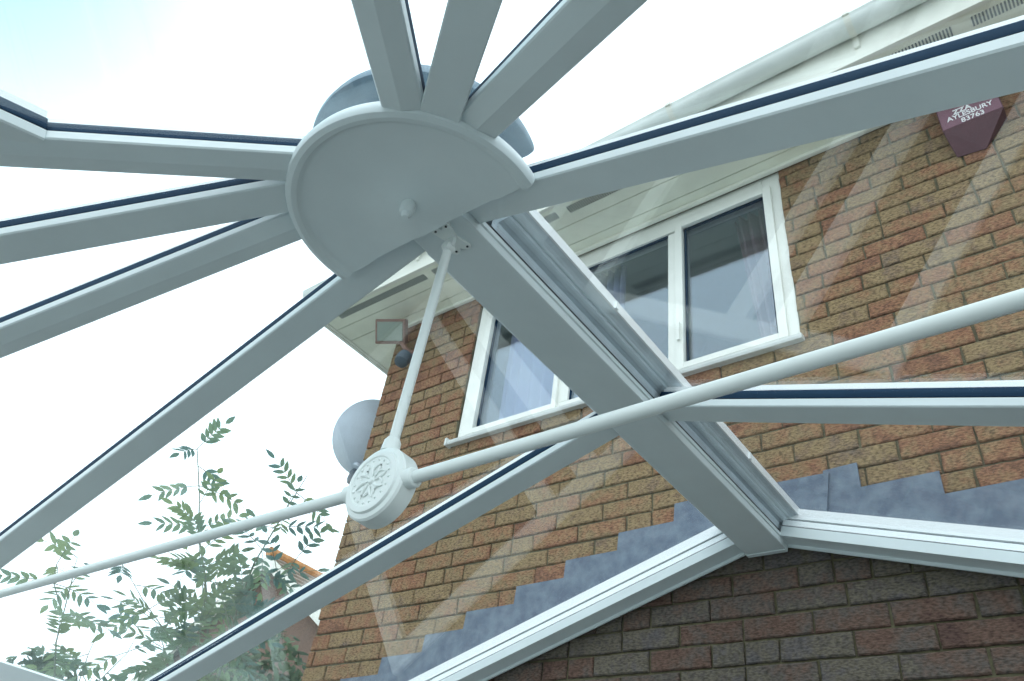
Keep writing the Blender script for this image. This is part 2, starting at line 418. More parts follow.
# ------------------------------------------------------------------ patio door below (seen only mirrored in the roof glass)
door = bpy.data.objects.new('door_1', None); C.objects.link(door); door.location = (-1.61, 2.42, 0); door['kind'] = 'structure'
b = MB()
b.box((-2.46, 2.385, 0), (-2.36, 2.47, 2.14)); b.box((-.87, 2.385, 0), (-.77, 2.47, 2.14)); b.box((-2.36, 2.385, 2.04), (-.87, 2.47, 2.14)); b.box((-2.36, 2.385, 0), (-.87, 2.47, .10))
b.build('door_frame', M['frame'], door, bevel=.004)
b = MB(); b.box((-1.55, 2.380, .1), (-1.45, 2.44, 2.04)); b.box((-1.32, 2.380, .1), (-1.20, 2.44, 2.04)); b.build('sliding_stile', M['frame'], door, bevel=.004)
for x0, x1 in ((-2.36, -1.55), (-1.20, -.87), (-1.45, -1.32)):
    b = MB(); b.box((x0, 2.42, .1), (x1, 2.43, 2.04)); b.build('pane', M['dglass'], door)

# ------------------------------------------------------------------ eaves of the house
ZS = 4.645; FY = 2.03
b = MB()      # soffit boards with grooves between them
for y0, y1 in ((FY+.018, 2.195), (2.200, 2.318), (2.323, 2.395)): b.box((-3.58, y0, ZS), (2.6, y1, ZS+.012))
b.box((-3.58, 2.395, ZS), (-3.205, 6, ZS+.012)); b.box((-3.58, FY+.018, ZS+.012), (2.6, 2.50, ZS+.02))
sof = b.build('trim_1', M['soffit'], kind='structure')
b = MB(); b.box((-3.185, 2.372, ZS-.022), (2.6, 2.394, ZS-.001)); b.box((-3.60, FY+.02, ZS-.006), (-3.56, 5.9, ZS-.0005)); b.build('soffit_bead', M['fascia'], sof, bevel=.004)
b = MB()
for n in range(-1, 4):
    for k in range(70):
        x = .19-.94*n+k*.0125-.0
        if -3.45 < x < 2.5: b.box((x, 2.083, ZS-.0025), (x+.006, 2.128, ZS+.001))
for k in range(60): b.box((-3.44+k*.0125, 2.083, ZS-.0025), (-3.434+k*.0125, 2.128, ZS+.001))
b.build('vent_strip', M['slot'], sof)
b = MB()      # fascia board, front and side
b.box((-3.60, FY, ZS-.012), (2.6, FY+.02, ZS+.21)); b.box((-3.60, FY+.02, ZS-.012), (-3.58, 6, ZS+.21))
b.build('trim_2', M['fascia'], bevel=.003, kind='structure')
# tiled roof slope above
b = MB(); a = math.radians(35)
b.sweep([(-3.05, 0), (3.05, 0), (3.05, .04), (-3.05, .04)], (-.52, 1.99, ZS+.205), (-.52, 6.0, ZS+.205+4.01*math.tan(a)), side=V((1, 0, 0)))
b.build('roof', M['tile'], kind='structure')

gut = thing('gutter', (-.5, 1.975, 4.76), 'long white plastic half-round gutter along the front of the house roof', 'gutter')
b = MB(); GY, GZ, GR = 1.975, 4.812, .052; pr = []
for k in range(19):
    t = math.pi + math.pi*k/18; pr.append((GR*math.cos(t), GR*math.sin(t)))
pr = [(-GR-.004, .004), (-GR-.004, -.004)] + pr[1:-1] + [(GR, .004)] + [(q[0]*.95, q[1]*.95) for q in pr[::-1]][1:-1] + [(-GR+.004, .004)]
b.sweep(pr, (-3.66, GY, GZ), (2.6, GY, GZ), side=V((0, 1, 0)))
b.build('channel', M['gutter'], gut, sm=True)
for gx in (-.205, -1.02, -1.85, -2.7, .6):
    b = MB(); pr = []
    r2 = GR+.004
    for k in range(13):
        t = math.pi*1.0 + math.pi*k/12; pr.append((r2*math.cos(t), r2*math.sin(t)))
    pr = pr + [(r2+.003, -.0), (r2+.003, .004)] + [(q[0]*.94, q[1]*.94) for q in pr[::-1]]
    b.sweep(pr, (gx-.013, GY, GZ), (gx+.013, GY, GZ), side=V((0, 1, 0)))
    b.box((gx-.011, 2.018, GZ-.105), (gx+.011, 2.030, GZ-.01)); b.box((gx-.013, GY-GR-.012, GZ-.012), (gx+.013, GY-GR-.002, GZ+.006))
    b.build('bracket', M['fascia'], gut)
b = MB(); b.lathe([(0, 0), (GR, 0), (GR, .004), (0, .004)], (-3.662, GY, GZ-.0), (1, 0, 0), 32); bb = b.b
bmesh.ops.bisect_plane(bb, geom=bb.verts[:]+bb.edges[:]+bb.faces[:], plane_co=(0, 0, GZ), plane_no=(0, 0, 1), clear_outer=True)
b.build('stop_end', M['gutter'], gut)

# ------------------------------------------------------------------ lead flashing
def prism(b, poly, y0, y1):
    n = len(poly); vs = [V((x, y0, z)) for x, z in poly]+[V((x, y1, z)) for x, z in poly]
    b.faces(vs, [tuple(range(n)), tuple(range(n, 2*n))[::-1]] + [(i, (i+1) % n, n+(i+1) % n, n+i) for i in range(n)])
def captop(x): return 2.890 - PITCH*(abs(x-RX)-.07)     # top edge of the bar fixed to the wall
LZ = 2.560
xs = [-3.13, -2.895, -2.657, -2.419, -2.205, -1.954, -1.72, -1.482, -1.243, -1.02]
poly = []
for i in range(len(xs)-1):
    z = LZ + (i-2)*COURSE
    if z > 2.99: z = LZ+6*COURSE
    poly += [(xs[i], z), (xs[i+1]-.004 if i < len(xs)-2 else xs[i+1], z+.004)]
poly += [(xs[-1], captop(xs[-1])-.04), (-3.13, captop(-3.13)-.04)]
b = MB(); prism(b, poly, 2.386, 2.3945)
tag(b.build('lead_flashing', M['lead']), 'stepped grey lead flashing climbing the brick wall left of the ridge beam', 'flashing')
ZR = LZ + 6*COURSE
b = MB(); prism(b, [(-1.06, ZR), (-.668, ZR-.006), (-.700, captop(-.70)-.04), (-1.06, captop(-1.0)-.04)], 2.378, 2.3855)
tag(b.build('lead_flashing', M['lead']), 'short grey lead flashing piece directly above the wall end of the ridge beam', 'flashing')
xr = [-.688, -.577, -.343, -.105, .13, .37, .60, .84, 1.08]
poly = []
for i in range(len(xr)-1):
    z = ZR - max(i-0, 0)*COURSE + (.012 if i == 0 else 0)
    poly += [(xr[i], z-.002), (xr[i+1], z+.002)]
poly += [(xr[-1], captop(xr[-1])-.04), (-.71, captop(-.71)-.04)]
b = MB(); prism(b, poly, 2.3865, 2.3950)
tag(b.build('lead_flashing', M['lead']), 'stepped grey lead flashing running down the brick wall right of the ridge beam', 'flashing')

# ------------------------------------------------------------------ roof bars
FLAT = [(-.0395, .003), (-.0365, 0), (.0365, 0), (.0395, .003), (.0395, .021), (-.0395, .021)]
VEE = [(-.040, .008), (-.037, .005), (0, -.001), (.037, .005), (.040, .008), (.040, .025), (-.040, .025)]
def glazing_bar(A, B, label, vee=False, w=1.0, name='glazing_bar', side=None):
    A = V(A); B = V(B)
    t = thing(name, B, label, 'roof bar', 'white bars of the conservatory roof')
    pr = [(a*w, c) for a, c in (VEE if vee else FLAT)]
    h = max(c for a, c in pr)
    b = MB(); b.sweep(pr, A, B, side); b.build('bar_body', M['pvc'], t, bevel=0)
    b = MB(); b.sweep([(-.036*w, h), (.036*w, h), (.036*w, h+.003), (-.036*w, h+.003)], A, B, side)
    b.build('seal', M['black'], t)
    b = MB(); b.sweep([(-.0385*w, h+.003), (.0385*w, h+.003), (.0385*w, h+.007), (.036*w, h+.026), (-.036*w, h+.026), (-.0385*w, h+.007)], A, B, side)
    b.build('gasket', M['rubber'], t)
    b = MB(); b.sweep([(-.025*w, h+.026), (.025*w, h+.026), (.026*w, h+.047), (.014*w, h+.052), (-.014*w, h+.052), (-.026*w, h+.047)], A, B, side)
    b.build('outer_cap', M['alu'], t)
    return t
def zr(x): return 2.770 - (.319 if x < RX else .307)*(abs(x-RX)-.07)
YB = {'hub': .713, 'mid': 1.525}; YE = {('left', 'hub'): .735, ('left', 'mid'): 1.54, ('right', 'hub'): .695, ('right', 'mid'): 1.525}
for sg, sd_ in ((-1, 'left'), (1, 'right')):
    for k, y in YB.items():
        lab = {('left', 'hub'): 'white roof bar from the left corner of the hub disc down to the left edge',
               ('left', 'mid'): 'white roof bar left of the ridge beam, passing under the window to bottom left',
               ('right', 'hub'): 'white roof bar crossing the top right, from hub disc past the maroon alarm box',
               ('right', 'mid'): 'white level-looking roof bar right of the ridge beam, crossing the bricks below the window'}[(sd_, k)]
        x0 = RX+sg*.074; x1 = RX+sg*EAVE
        glazing_bar((x0, y, zr(x0)), (x1, YE[(sd_, k)], zr(x1)), lab, w=(.90 if k == 'hub' else 1.0), side=V((0, 1, 0)))
    # the bar fixed against the wall
    x0 = RX+sg*.068; x1 = RX+sg*EAVE; side = V((0, 1, 0)); A = V((x0, 2.345, zr(x0)-.005)); B = V((x1, 2.345, zr(x1)-.005))
    t = thing('wall_bar', B, 'white ribbed roof bar fixed to the bricks, sloping down %s from the ridge end' % sd_, 'roof bar', 'white bars of the conservatory roof')
    b = MB(); b.sweep([(-.036, .010), (-.020, .010), (-.020, .010), (.032, .010), (.034, 0), (.040, 0), (.040, .042), (-.036, .042)], A, B, side); b.build('bar_body', M['pvc'], t)
    b = MB(); b.sweep([(-.034, .042), (.04, .042), (.04, .046), (-.034, .046)], A, B, side); b.build('seal', M['black'], t)
    b = MB(); b.sweep([(-.032, .046), (.04, .046), (.04, .066), (-.032, .066)], A, B, side); b.build('inner_rib', M['alu'], t)
    b = MB(); b.sweep([(-.027, .066), (.04, .066), (.04, .071), (-.027, .071)], A, B, side); b.build('gasket', M['rubber'], t)
    b = MB(); b.sweep([(-.036, .071), (.04, .071), (.04, .115), (-.032, .108)], A, B, side); b.build('outer_cap', M['alu'], t)

# radiating bars of the front facets: start point by the hub, heading in degrees
def radial(px, py, ang, L, vee, label, w=.9):
    d = V((math.cos(math.radians(ang)), math.sin(math.radians(ang)), 0))
    A = V((px, py, 0)) - d*.10; B = V((px, py, 0)) + d*L
    rho = lambda P: math.hypot(P.x-RX, P.y-HUBY)
    r1 = rho(V((px, py, 0)))
    z1 = zbar(r1); zB = zbar(rho(B)); sl = (z1-zB)/L
    A.z = z1+sl*.10; B.z = zB
    glazing_bar(A, B, label, vee, w)
    return A, B
RB = {}
RB['b3'] = radial(-1.110, .523, 197.3, 1.90, True, 'white roof bar left of the hub disc, lowest of the three fanning left')
RB['b2'] = radial(-1.075, .452, 211.3, 1.85, False, 'white roof bar left of the hub disc, middle of the three fanning left')
RB['b1'] = radial(-1.003, .411, 229.3, 1.90, True, 'white roof bar with an angled upper edge, topmost of the three fanning left')
RB['u1'] = radial(-.713, .408, 307.1, 1.90, True, 'white roof bar above the hub disc, leftmost of the three fanning upward', .92)
RB['u2'] = radial(-.663, .460, 325.2, 1.85, False, 'white roof bar above the hub disc, middle of the three fanning upward')
RB['u3'] = radial(-.636, .525, 341.3, 1.90, True, 'wide white roof bar above the hub disc, rightmost of the three fanning upward', .95)
# jack bars run straight to the front eave from the two front hips
for sg, (jx, jy), lab in ((-1, (-1.262, .096), 'short white roof bar forking off the topmost left-hand bar at the far left edge'), (1, (-.52, .15), 'white jack bar forking off the leftmost upward bar beyond the frame')):
    Aj, Bj = RB['b1' if sg < 0 else 'u1']; tj = (jx-Aj.x)/(Bj.x-Aj.x); z0 = Aj.z+(Bj.z-Aj.z)*tj
    glazing_bar((jx, jy, z0+.004), (jx, -1.04, z0+.004-.34*(jy+1.04)), lab, w=.9)

# ------------------------------------------------------------------ ridge beam
rb = thing('ridge_beam', (RX, 2.36, 2.75), 'wide white ridge beam running from the hub disc to the brick wall', 'ridge beam')
A = (RX, .60, 2.752); B = (RX, 2.372, 2.752); S = V((1, 0, 0))
b = MB(); b.sweep([(-.068, .0015), (-.064, 0), (.064, 0), (.068, .0015), (.070, .012), (.070, .020), (.074, .022), (.074, .034), (-.074, .034), (-.074, .022), (-.070, .020), (-.070, .012)], A, B, S)
b.build('beam_body', M['pvc'], rb)
b = MB(); b.sweep([(-.071, .034), (.071, .034), (.071, .044), (-.071, .044)], A, B, S); b.build('seal', M['black'], rb)
b = MB()
for sg in (-1, 1):
    q = [(.052, .044), (.066, .044), (.070, .072), (.098, .076), (.100, .082), (.106, .082), (.108, .078), (.134, .084), (.134, .110), (.052, .14)]
    q = [(sg*a, c) for a, c in q]
    b.sweep(q if sg > 0 else q[::-1], (RX, .80, 2.752), (RX, 2.372, 2.752), S)
b.box((RX-.053, .80, 2.87), (RX+.053, 2.372, 2.892))
b.build('ridge_cap', M['wing'], rb, label='blue-grey ribbed underside of the outer ridge cap')
b = MB()
for sg in (-1, 1):
    b.sweep([(sg*.134, .083), (sg*.139, .083), (sg*.139, .112), (sg*.134, .112)], (RX, .80, 2.752), (RX, 2.372, 2.752), S)
b.build('edge_lip', M['alu'], rb)
for cy in (1.17, 1.93, 2.345):
    b = MB(); b.box((RX+.136, cy-.005, 2.834), (RX+.145, cy+.005, 2.855)); b.build('clip', M['alu'], rb)
b = MB(); b.sweep([(-.067, -.003), (.067, -.003), (.071, .028), (-.071, .028)], (RX, 2.362, 2.752), (RX, 2.380, 2.752), S); b.build('end_cap', M['pvc'], rb)

# ------------------------------------------------------------------ hub
HC = (-.881, .632)
hub = thing('hub_cover', (HC[0], HC[1], 2.69), 'large grey-white half-round disc covering the centre where the roof bars meet', 'hub cover')
def dplate(prof, cx, cy, cut, name, m_, parent, sm=True, fill=True):
    b = MB(); b.lathe(prof, (cx, cy, 0), (0, 0, 1), 96); bb = b.b
    r = bmesh.ops.bisect_plane(bb, geom=bb.verts[:]+bb.edges[:]+bb.faces[:], plane_co=(0, cut, 0), plane_no=(0, 1, 0), clear_outer=True)
    ed = [e for e in r['geom_cut'] if isinstance(e, bmesh.types.BMEdge)]
    bmesh.ops.holes_fill(bb, edges=bb.edges[:], sides=0)
    return b.build(name, m_, parent, sm=sm)
R0 = .258
dplate([(0, 2.7025), (.048, 2.7025), (.062, 2.7080), (.155, 2.7080), (.182, 2.7000), (R0-.034, 2.6990), (R0-.028, 2.6965), (R0-.024, 2.6905), (R0-.014, 2.6870), (R0-.004, 2.6900), (R0, 2.6965), (R0+.001, 2.706), (R0-.004, 2.722), (R0-.03, 2.7235), (0, 2.7235)],
       HC[0], HC[1], .672, 'cover_disc', M['pvc'], hub)
b = MB(); b.lathe([(0, 2.664), (.006, 2.664), (.0075, 2.668), (.0085, 2.672), (.0125, 2.674), (.0145, 2.682), (.0145, 2.700), (.012, 2.7045), (0, 2.7045)], (-.868, .594, 0), (0, 0, 1), 28)
b.build('nub', M['pvc'], hub, sm=True)
b = MB(); b.lathe([(0, 2.7236), (.085, 2.7236), (.085, 2.86), (0, 2.86)], (RX+.005, .565, 0), (0, 0, 1), 40); b.build('hub_body', M['cap'], hub)
oc = thing('outer_boss_cover', (-.92, .62, 2.86), 'dark blue-grey round cover above the glass, showing behind the hub disc', 'hub cover')
dplate([(0, 2.872), (.19, 2.872), (.232, 2.868), (.243, 2.872), (.245, 2.88), (.240, 2.90), (.19, 2.93), (0, 2.95)], -.913, .640, .715, 'cover', M['cap'], oc)

# ------------------------------------------------------------------ tie bars, drop rod, boss
BX, BY, BZ = -.928, .748, 2.184
br = thing('rod_bracket', (-.897, .735, 2.752), 'small white screwed bracket holding the drop rod under the ridge beam', 'bracket')
b = MB(); q = []
cx, cy = -.891, .735
for (qx, qy, a0) in ((.0145, .033, 0), (-.0145, .033, 90), (-.0145, -.033, 180), (.0145, -.033, 270)):
    for k in range(9):
        t = math.radians(a0-35+160*k/8); q.append((cx+qx+.009*math.cos(t), cy+qy+.009*math.sin(t)))
    t = math.radians(a0+90); q.append((cx+.0125*math.cos(t)*1.15, cy+.030*math.sin(t)))
n = len(q)
b.faces([V((x, y, 2.7455)) for x, y in q]+[V((x, y, 2.7518)) for x, y in q], [tuple(range(n)), tuple(range(n, 2*n))[::-1]]+[(i, (i+1) % n, n+(i+1) % n, n+i) for i in range(n)])
plate = b.build('plate', M['paint'], br, bevel=.0012)
for sx, sy in ((-.0135, -.033), (.0145, -.033), (-.0125, .033), (.0175, .033)):
    b = MB(); b.lathe([(0, 2.7440), (.0025, 2.7440), (.0025, 2.7453), (0, 2.7453)], (cx+sx, cy+sy, 0), (0, 0, 1), 12); b.build('screw', M['black'], plate)
b = MB(); b.box((cx-.012, cy-.004, 2.722), (cx+.012, cy+.004, 2.7455)); b.lathe([(0, -.011), (.0095, -.011), (.0115, -.006), (.0115, .006), (.0095, .011), (0, .011)], (cx-.002, cy, 2.722), (0, 1, 0), 24)
b.build('knuckle', M['paint'], br, bevel=0, sm=True)
rod = thing('drop_rod', (BX, BY, BZ+.07), 'slim white metal rod hanging from the ridge beam to the round boss', 'rod')
b = MB(); b.tube([(cx-.004, cy+.002, 2.718), (cx-.008, cy+.004, 2.690), (cx-.008, cy+.004, 2.684)], [.009, .009, .0075], 20); b.build('top_ferrule', M['paint'], rod, sm=True)
b = MB(); b.tube([(cx-.006, cy+.003, 2.70), (BX+.003, BY, BZ+.078)], [.0095, .0095], 24); b.build('shaft', M['paint'], rod, sm=True)
b = MB(); b.tube([(BX+.003, BY, BZ+.092), (BX+.002, BY, BZ+.086), (BX, BY, BZ+.066)], [.0115, .0150, .0165], 24); b.build('bottom_ferrule', M['paint'], rod, sm=True)
boss = thing('tie_boss', (BX, BY, BZ-.07), 'round white boss with a raised floral pattern where the tie bars meet', 'boss')
r = .067
b = MB(); b.lathe([(0, .021), (r-.004, .021), (r, .018), (r, -.012), (r-.003, -.016), (r-.010, -.018), (r-.012, -.0225), (r-.016, -.0235), (.046, -.0235), (.044, -.0215), (0, -.0215)], (BX, BY, BZ), (0, 1, 0), 72)
bbody = b.build('boss_body', M['paint'], boss, sm=True)
b = MB()      # floral relief: a ring of dots, scrolls and petals
yF = BY-.0215
for k in range(18):
    t = 2*math.pi*k/18
    b.lathe([(0, -.0028), (.0016, -.0022), (.0024, 0)], (BX+.0395*math.cos(t), yF, BZ+.0395*math.sin(t)), (0, 1, 0), 8)
for k in range(8):
    t = 2*math.pi*k/8
    for s_, r0, r1, wd, cv in ((1, .008, .034, .0042, .35), (-1, .012, .030, .0030, .55)):
        pts = []; rads = []
        for i in range(9):
            f = i/8; rr = r0+(r1-r0)*f; tt = t + s_*cv*(f**1.5) + (.2 if s_ < 0 else 0)
            pts.append(V((BX+rr*math.cos(tt), yF-.0012, BZ+rr*math.sin(tt)))); rads.append(.0008+wd*.5*math.sin(math.pi*min(f*1.02, 1))**.8)
        b.tube(pts, rads, 8)
b.lathe([(0, -.004), (.004, -.0034), (.007, 0)], (BX, yF, BZ), (0, 1, 0), 20)
b.build('floral_relief', M['paint'], bbody, sm=True)
for sg, sd_ in ((-1, 'left'), (1, 'right')):
    xE = RX+sg*2.10; zE = BZ+.012 if sg < 0 else BZ+.0
    t = thing('tie_bar', (xE, BY, BZ), ('white metal tie bar running from the boss across the sky to the left edge' if sg < 0 else 'white metal tie bar running from the boss across the brick wall to the right edge'), 'tie bar')
    b = MB(); b.tube([(BX+sg*.070, BY, BZ), (xE, BY, BZ+(.0 if sg < 0 else .020))], [.0107, .0107], 28); b.build('tube', M['paint'], t, sm=True)
    b = MB(); x0 = BX+sg*.060
    b.tube([(x0, BY, BZ), (BX+sg*.078, BY, BZ), (BX+sg*.080, BY, BZ), (BX+sg*.081, BY, BZ)], [.0170, .0170, .0155, .0120], 28); b.build('collar', M['paint'], t, sm=True)

# ------------------------------------------------------------------ glass panes
GOFF = .034
def pane(pts, label):
    """thin slab through 3 or 4 corner points"""
    pts = [V(p) for p in pts]; n_ = (pts[1]-pts[0]).cross(pts[2]-pts[0]).normalized()
    if n_.z < 0: n_ = -n_
    b = MB(); k = len(pts)
    b.faces([p for p in pts]+[p+n_*.005 for p in pts], [tuple(range(k)), tuple(range(k, 2*k))[::-1]]+[(i, (i+1) % k, k+(i+1) % k, k+i) for i in range(k)])
    o = b.build('roof_glass_pane', M['glass']); return tag(o, label, 'glass pane', 'clear panes of the conservatory roof')
for sg, sd_ in ((-1, 'left'), (1, 'right')):
    for (y0, y1, wh) in ((YB['hub']+.027, YB['mid']-.027, 'nearer the hub disc'), (YB['mid']+.027, 2.315, 'against the brick wall')):
        x0 = RX+sg*.072; x1 = RX+sg*EAVE
        pane([(x0, y0, zr(x0)+GOFF+.004), (x0, y1, zr(x0)+GOFF+.004), (x1, y1, zr(x1)+GOFF), (x1, y0, zr(x1)+GOFF)], 'clear roof pane %s of the ridge beam, the one %s' % (sd_, wh))
order = ['hl', 'b3', 'b2', 'b1', 'u1', 'u2', 'u3', 'hr']
RB['hl'] = (V((RX-.1, YB['hub'], zr(RX-.1))), V((RX-EAVE, YB['hub'], zr(RX-EAVE))))
RB['hr'] = (V((RX+.1, YB['hub'], zr(RX+.1))), V((RX+EAVE, YB['hub'], zr(RX+EAVE))))
labs = {('hl', 'b3'): 'clear triangular pane between the two lowest bars on the left of the hub disc',
        ('b3', 'b2'): 'clear narrow pane between the lowest and middle bars fanning left',
        ('b2', 'b1'): 'clear narrow pane between the middle and topmost bars fanning left',
        ('b1', 'u1'): 'large clear front pane at upper left between the left and upward fans of bars',
        ('u1', 'u2'): 'clear pane above the hub disc between the left and middle upward bars',
        ('u2', 'u3'): 'clear pane above the hub disc between the middle and right upward bars',
        ('u3', 'hr'): 'clear pane right of the hub disc, above the long bar crossing the top right'}
for p, q_ in zip(order, order[1:]):
    A0, B0 = RB[p]; A1, B1 = RB[q_]; up = V((0, 0, GOFF+.006))
    f = lambda a, c, t: a+(c-a)*t
    pane([f(A0, B0, .03)+up, f(A0, B0, 1)+up, f(A1, B1, 1)+up, f(A1, B1, .03)+up], labs[(p, q_)])

# ------------------------------------------------------------------ eaves beams and glazed sides below them
ex = RX-EAVE; ex2 = RX+EAVE; ez = zr(ex)
corners = [V((ex, 2.36, 0)), RB['hl'][1].copy(), RB['b3'][1].copy(), RB['b1'][1].copy(), RB['u1'][1].copy(), RB['u3'][1].copy(), RB['hr'][1].copy(), V((ex2, 2.36, 0))]
for c in corners: c.z = 0
EP = [corners[0], corners[2], corners[3], corners[4], corners[5], corners[7]]
EP[1].x = ex; EP[4].x = ex2
names = ['left', 'front left', 'front', 'front right', 'right']
ctr = V((RX, .9, 0))
for nme, a, c in zip(names, EP, EP[1:]):
    d = (c-a).normalized(); o_ = V((d.y, -d.x, 0)); 
    if o_.dot((a+c)/2-ctr) < 0: o_ = -o_
    t = thing('eaves_beam', (a+c)/2+V((0, 0, ez-.06)), ('grey-white eaves beam glimpsed at the bottom left corner under the roof glass' if nme == 'left' else 'white eaves beam on the %s side of the conservatory' % nme), 'eaves beam')
    zz = ez+.03
    b = MB(); b.sweep([(-.035, -.10), (.045, -.10), (.045, 0), (.03, .03), (-.035, .012)], a+V((0, 0, zz)), c+V((0, 0, zz)), side=o_); b.build('beam_body', M['pvc'], t)
    b = MB(); b.sweep([(.046, -.06), (.12, -.06), (.13, -.01), (.125, -.01), (.115, -.055), (.05, -.055), (.05, -.01), (.046, -.01)], a+V((0, 0, zz)), c+V((0, 0, zz)), side=o_); b.build('gutter_trough', M['pvc'], t)
    # posts and dwarf wall
    L = (c-a).length; npost = max(2, round(L/.75)+1)
    fr = bpy.data.objects.new('window_%d' % (names.index(nme)+2), None); C.objects.link(fr); fr.location = (a+c)/2+V((0, 0, .6)); fr['kind'] = 'structure'
    b = MB()
    for i in range(npost):
        p = a+(c-a)*(i/(npost-1)); b.tube([p+V((0, 0, .6)), p+V((0, 0, zz-.10))], .036, 8)
    b.sweep([(-.035, 0), (.035, 0), (.035, .06), (-.035, .06)], a+V((0, 0, .6)), c+V((0, 0, .6)), side=o_)
    b.sweep([(-.035, 0), (.035, 0), (.035, .06), (-.035, .06)], a+V((0, 0, zz-.40)), c+V((0, 0, zz-.40)), side=o_)
    b.build('window_frame', M['pvc'], fr)
    b = MB(); b.sweep([(-.10, 0), (.06, 0), (.06, .60), (-.10, .60)], a, c, side=o_)
    b.build({'left': 'wall_side', 'right': 'wall_right'}.get(nme, 'wall_front'), M['nbrick'], kind='structure')

# ------------------------------------------------------------------ floor and garden
b = MB(); b.faces([V((p.x, p.y, z)) for z in (-.04, .0) for p in EP], [tuple(range(6)), tuple(range(6, 12))]+[(i, (i+1) % 6, 6+(i+1) % 6, 6+i) for i in range(6)])
b.build('floor', M['floor'], kind='structure')
b = MB(); b.box((-60, -60, -.12), (60, 60, -.05)); b.build('garden_ground', M['grass'], kind='structure')

# ------------------------------------------------------------------ alarm box
al = thing('alarm_box', (.08, 2.40, 4.25), 'maroon burglar alarm box with white lettering high on the brick wall', 'alarm box')
b = MB()
x0, x1 = -.028, .186; yf = 2.330; yb = 2.395
vs = [(x0, yf, 4.365), (x1, yf, 4.365), (x1, yf, 4.57), (x0, yf, 4.57), (x0+.004, yb, 4.365), (x1, yb, 4.365), (x1, yb, 4.585), (x0, yb, 4.585), (x0+.016, yb, 4.262), (x0+.115, yb, 4.250)]
b.faces([V(v) for v in vs], [(0, 1, 2, 3), (3, 2, 6, 7), (0, 3, 7, 4), (1, 5, 6, 2), (0, 8, 9, 1), (0, 4, 8), (1, 9, 5), (4, 7, 6, 5, 9, 8)])
b.build('casing', M['maroon'], al, bevel=.002)
b = MB(); b.box((x0+.003, yf-.0012, 4.368), (x1-.003, yf+.002, 4.567)); fp = b.build('lit_front', M['lit_panel'], al)  # thin face added to carry the paler, lit colour of the front
def text(s, x, z, size, parent, name='lettering', sx=1.0, bold=.0):
    cu = bpy.data.curves.new(name, 'FONT'); cu.body = s; cu.size = size; cu.align_x = 'CENTER'; cu.extrude = .0006; cu.offset = bold
    o = bpy.data.objects.new(name, cu); C.objects.link(o); bpy.context.view_layer.update()
    me = bpy.data.meshes.new_from_object(o.evaluated_get(bpy.context.evaluated_depsgraph_get())); bpy.data.objects.remove(o)
    for v in me.vertices: v.co = V((v.co.x*sx+x, yf-.0022-v.co.z, v.co.y+z)) - world_of(parent)
    me.materials.clear(); me.materials.append(M['white'])
    q = bpy.data.objects.new(name, me); C.objects.link(q); q.parent = parent
text('AYLESBURY', .079, 4.4045, .036, fp, sx=.86, bold=.0006)
text('83763', .084, 4.371, .036, fp, sx=.92, bold=.0004)
text('ZZA', .058, 4.434, .036, fp, sx=.9, bold=.001)

# ------------------------------------------------------------------ floodlight under the soffit corner
fl = thing('floodlight', (-2.97, 2.39, 4.30), 'brown floodlight with a motion sensor at the house corner under the soffit', 'floodlight')
rot = Matrix.Rotation(math.radians(28), 3, 'Z') @ Matrix.Rotation(math.radians(38), 3, 'X')
cF = V((-3.06, 2.25, 4.475))
b = MB(); b.box(cF+V((-.095, -.03, -.075)), cF+V((.095, .03, .075)), rot, cF); b.box(cF+V((-.065, .035, -.045)), cF+V((.065, .06, .045)), rot, cF); lh = b.build('lamp_housing', M['lampbody'], fl, bevel=.006)
b = MB(); b.box(cF+V((-.080, -.037, -.058)), cF+V((.080, -.030, .058)), rot, cF); b.build('lamp_glass', M['lampglass'], lh, bevel=.002)
b = MB(); b.tube([(-3.03, 2.29, 4.44), (-2.98, 2.33, 4.36), (-2.94, 2.388, 4.34)], .014, 12); b.box((-2.98, 2.372, 4.30), (-2.90, 2.396, 4.38)); b.build('arm', M['lampbody'], fl)
b = MB(); b.lathe([(0, -.06), (.024, -.056), (.042, -.036), (.046, 0), (.040, .038), (0, .055)], (-2.96, 2.31, 4.27), (.1, -.4, -1), 24); b.tube([(-2.96, 2.32, 4.29), (-2.92, 2.38, 4.34)], .012, 10); b.build('motion_sensor', M['dark'], fl, sm=True)

# ------------------------------------------------------------------ satellite dish
ds = thing('satellite_dish', (-3.20, 2.80, 4.0), 'pale grey satellite dish fixed round the left corner of the house', 'satellite dish')
ax = V((-.80, .38, .42)).normalized(); dc = V((-3.575, 2.72, 4.115)); Rd = .255
b = MB(); b.lathe([(r_*Rd, .075*(r_**2)-.075) for r_ in (0, .2, .4, .6, .8, .93, 1.0)]+[(Rd+.004, .002), (Rd+.004, -.006), (Rd-.004, -.010)]+[(r_*Rd, .075*(r_**2)-.083) for r_ in (.93, .8, .6, .4, .2, 0)], dc, ax, 56)
b.build('reflector', M['dish'], ds, sm=True)
bk = dc-ax*.105
b = MB(); b.box(bk+V((-.03, -.02, -.01)), bk+V((.0, .01, .05))); b.box(bk+V((-.01, -.02, -.045)), bk+V((.03, .015, .0))); b.build('mounting_bracket', M['dark'], ds, bevel=.004)
b = MB(); b.tube([bk, bk+V((.12, .05, -.06)), (-3.21, 2.80, 4.00)], .016, 12); b.box((-3.225, 2.73, 3.92), (-3.195, 2.88, 4.09)); b.build('wall_mount', M['dark'], ds)
lb = dc+V((-.06, -.02, -.262))
b = MB(); b.tube([dc+V((.03, 0, -.22)), lb+V((.03, .0, .02)), lb], .011, 10); b.build('feed_arm', M['dark'], ds)
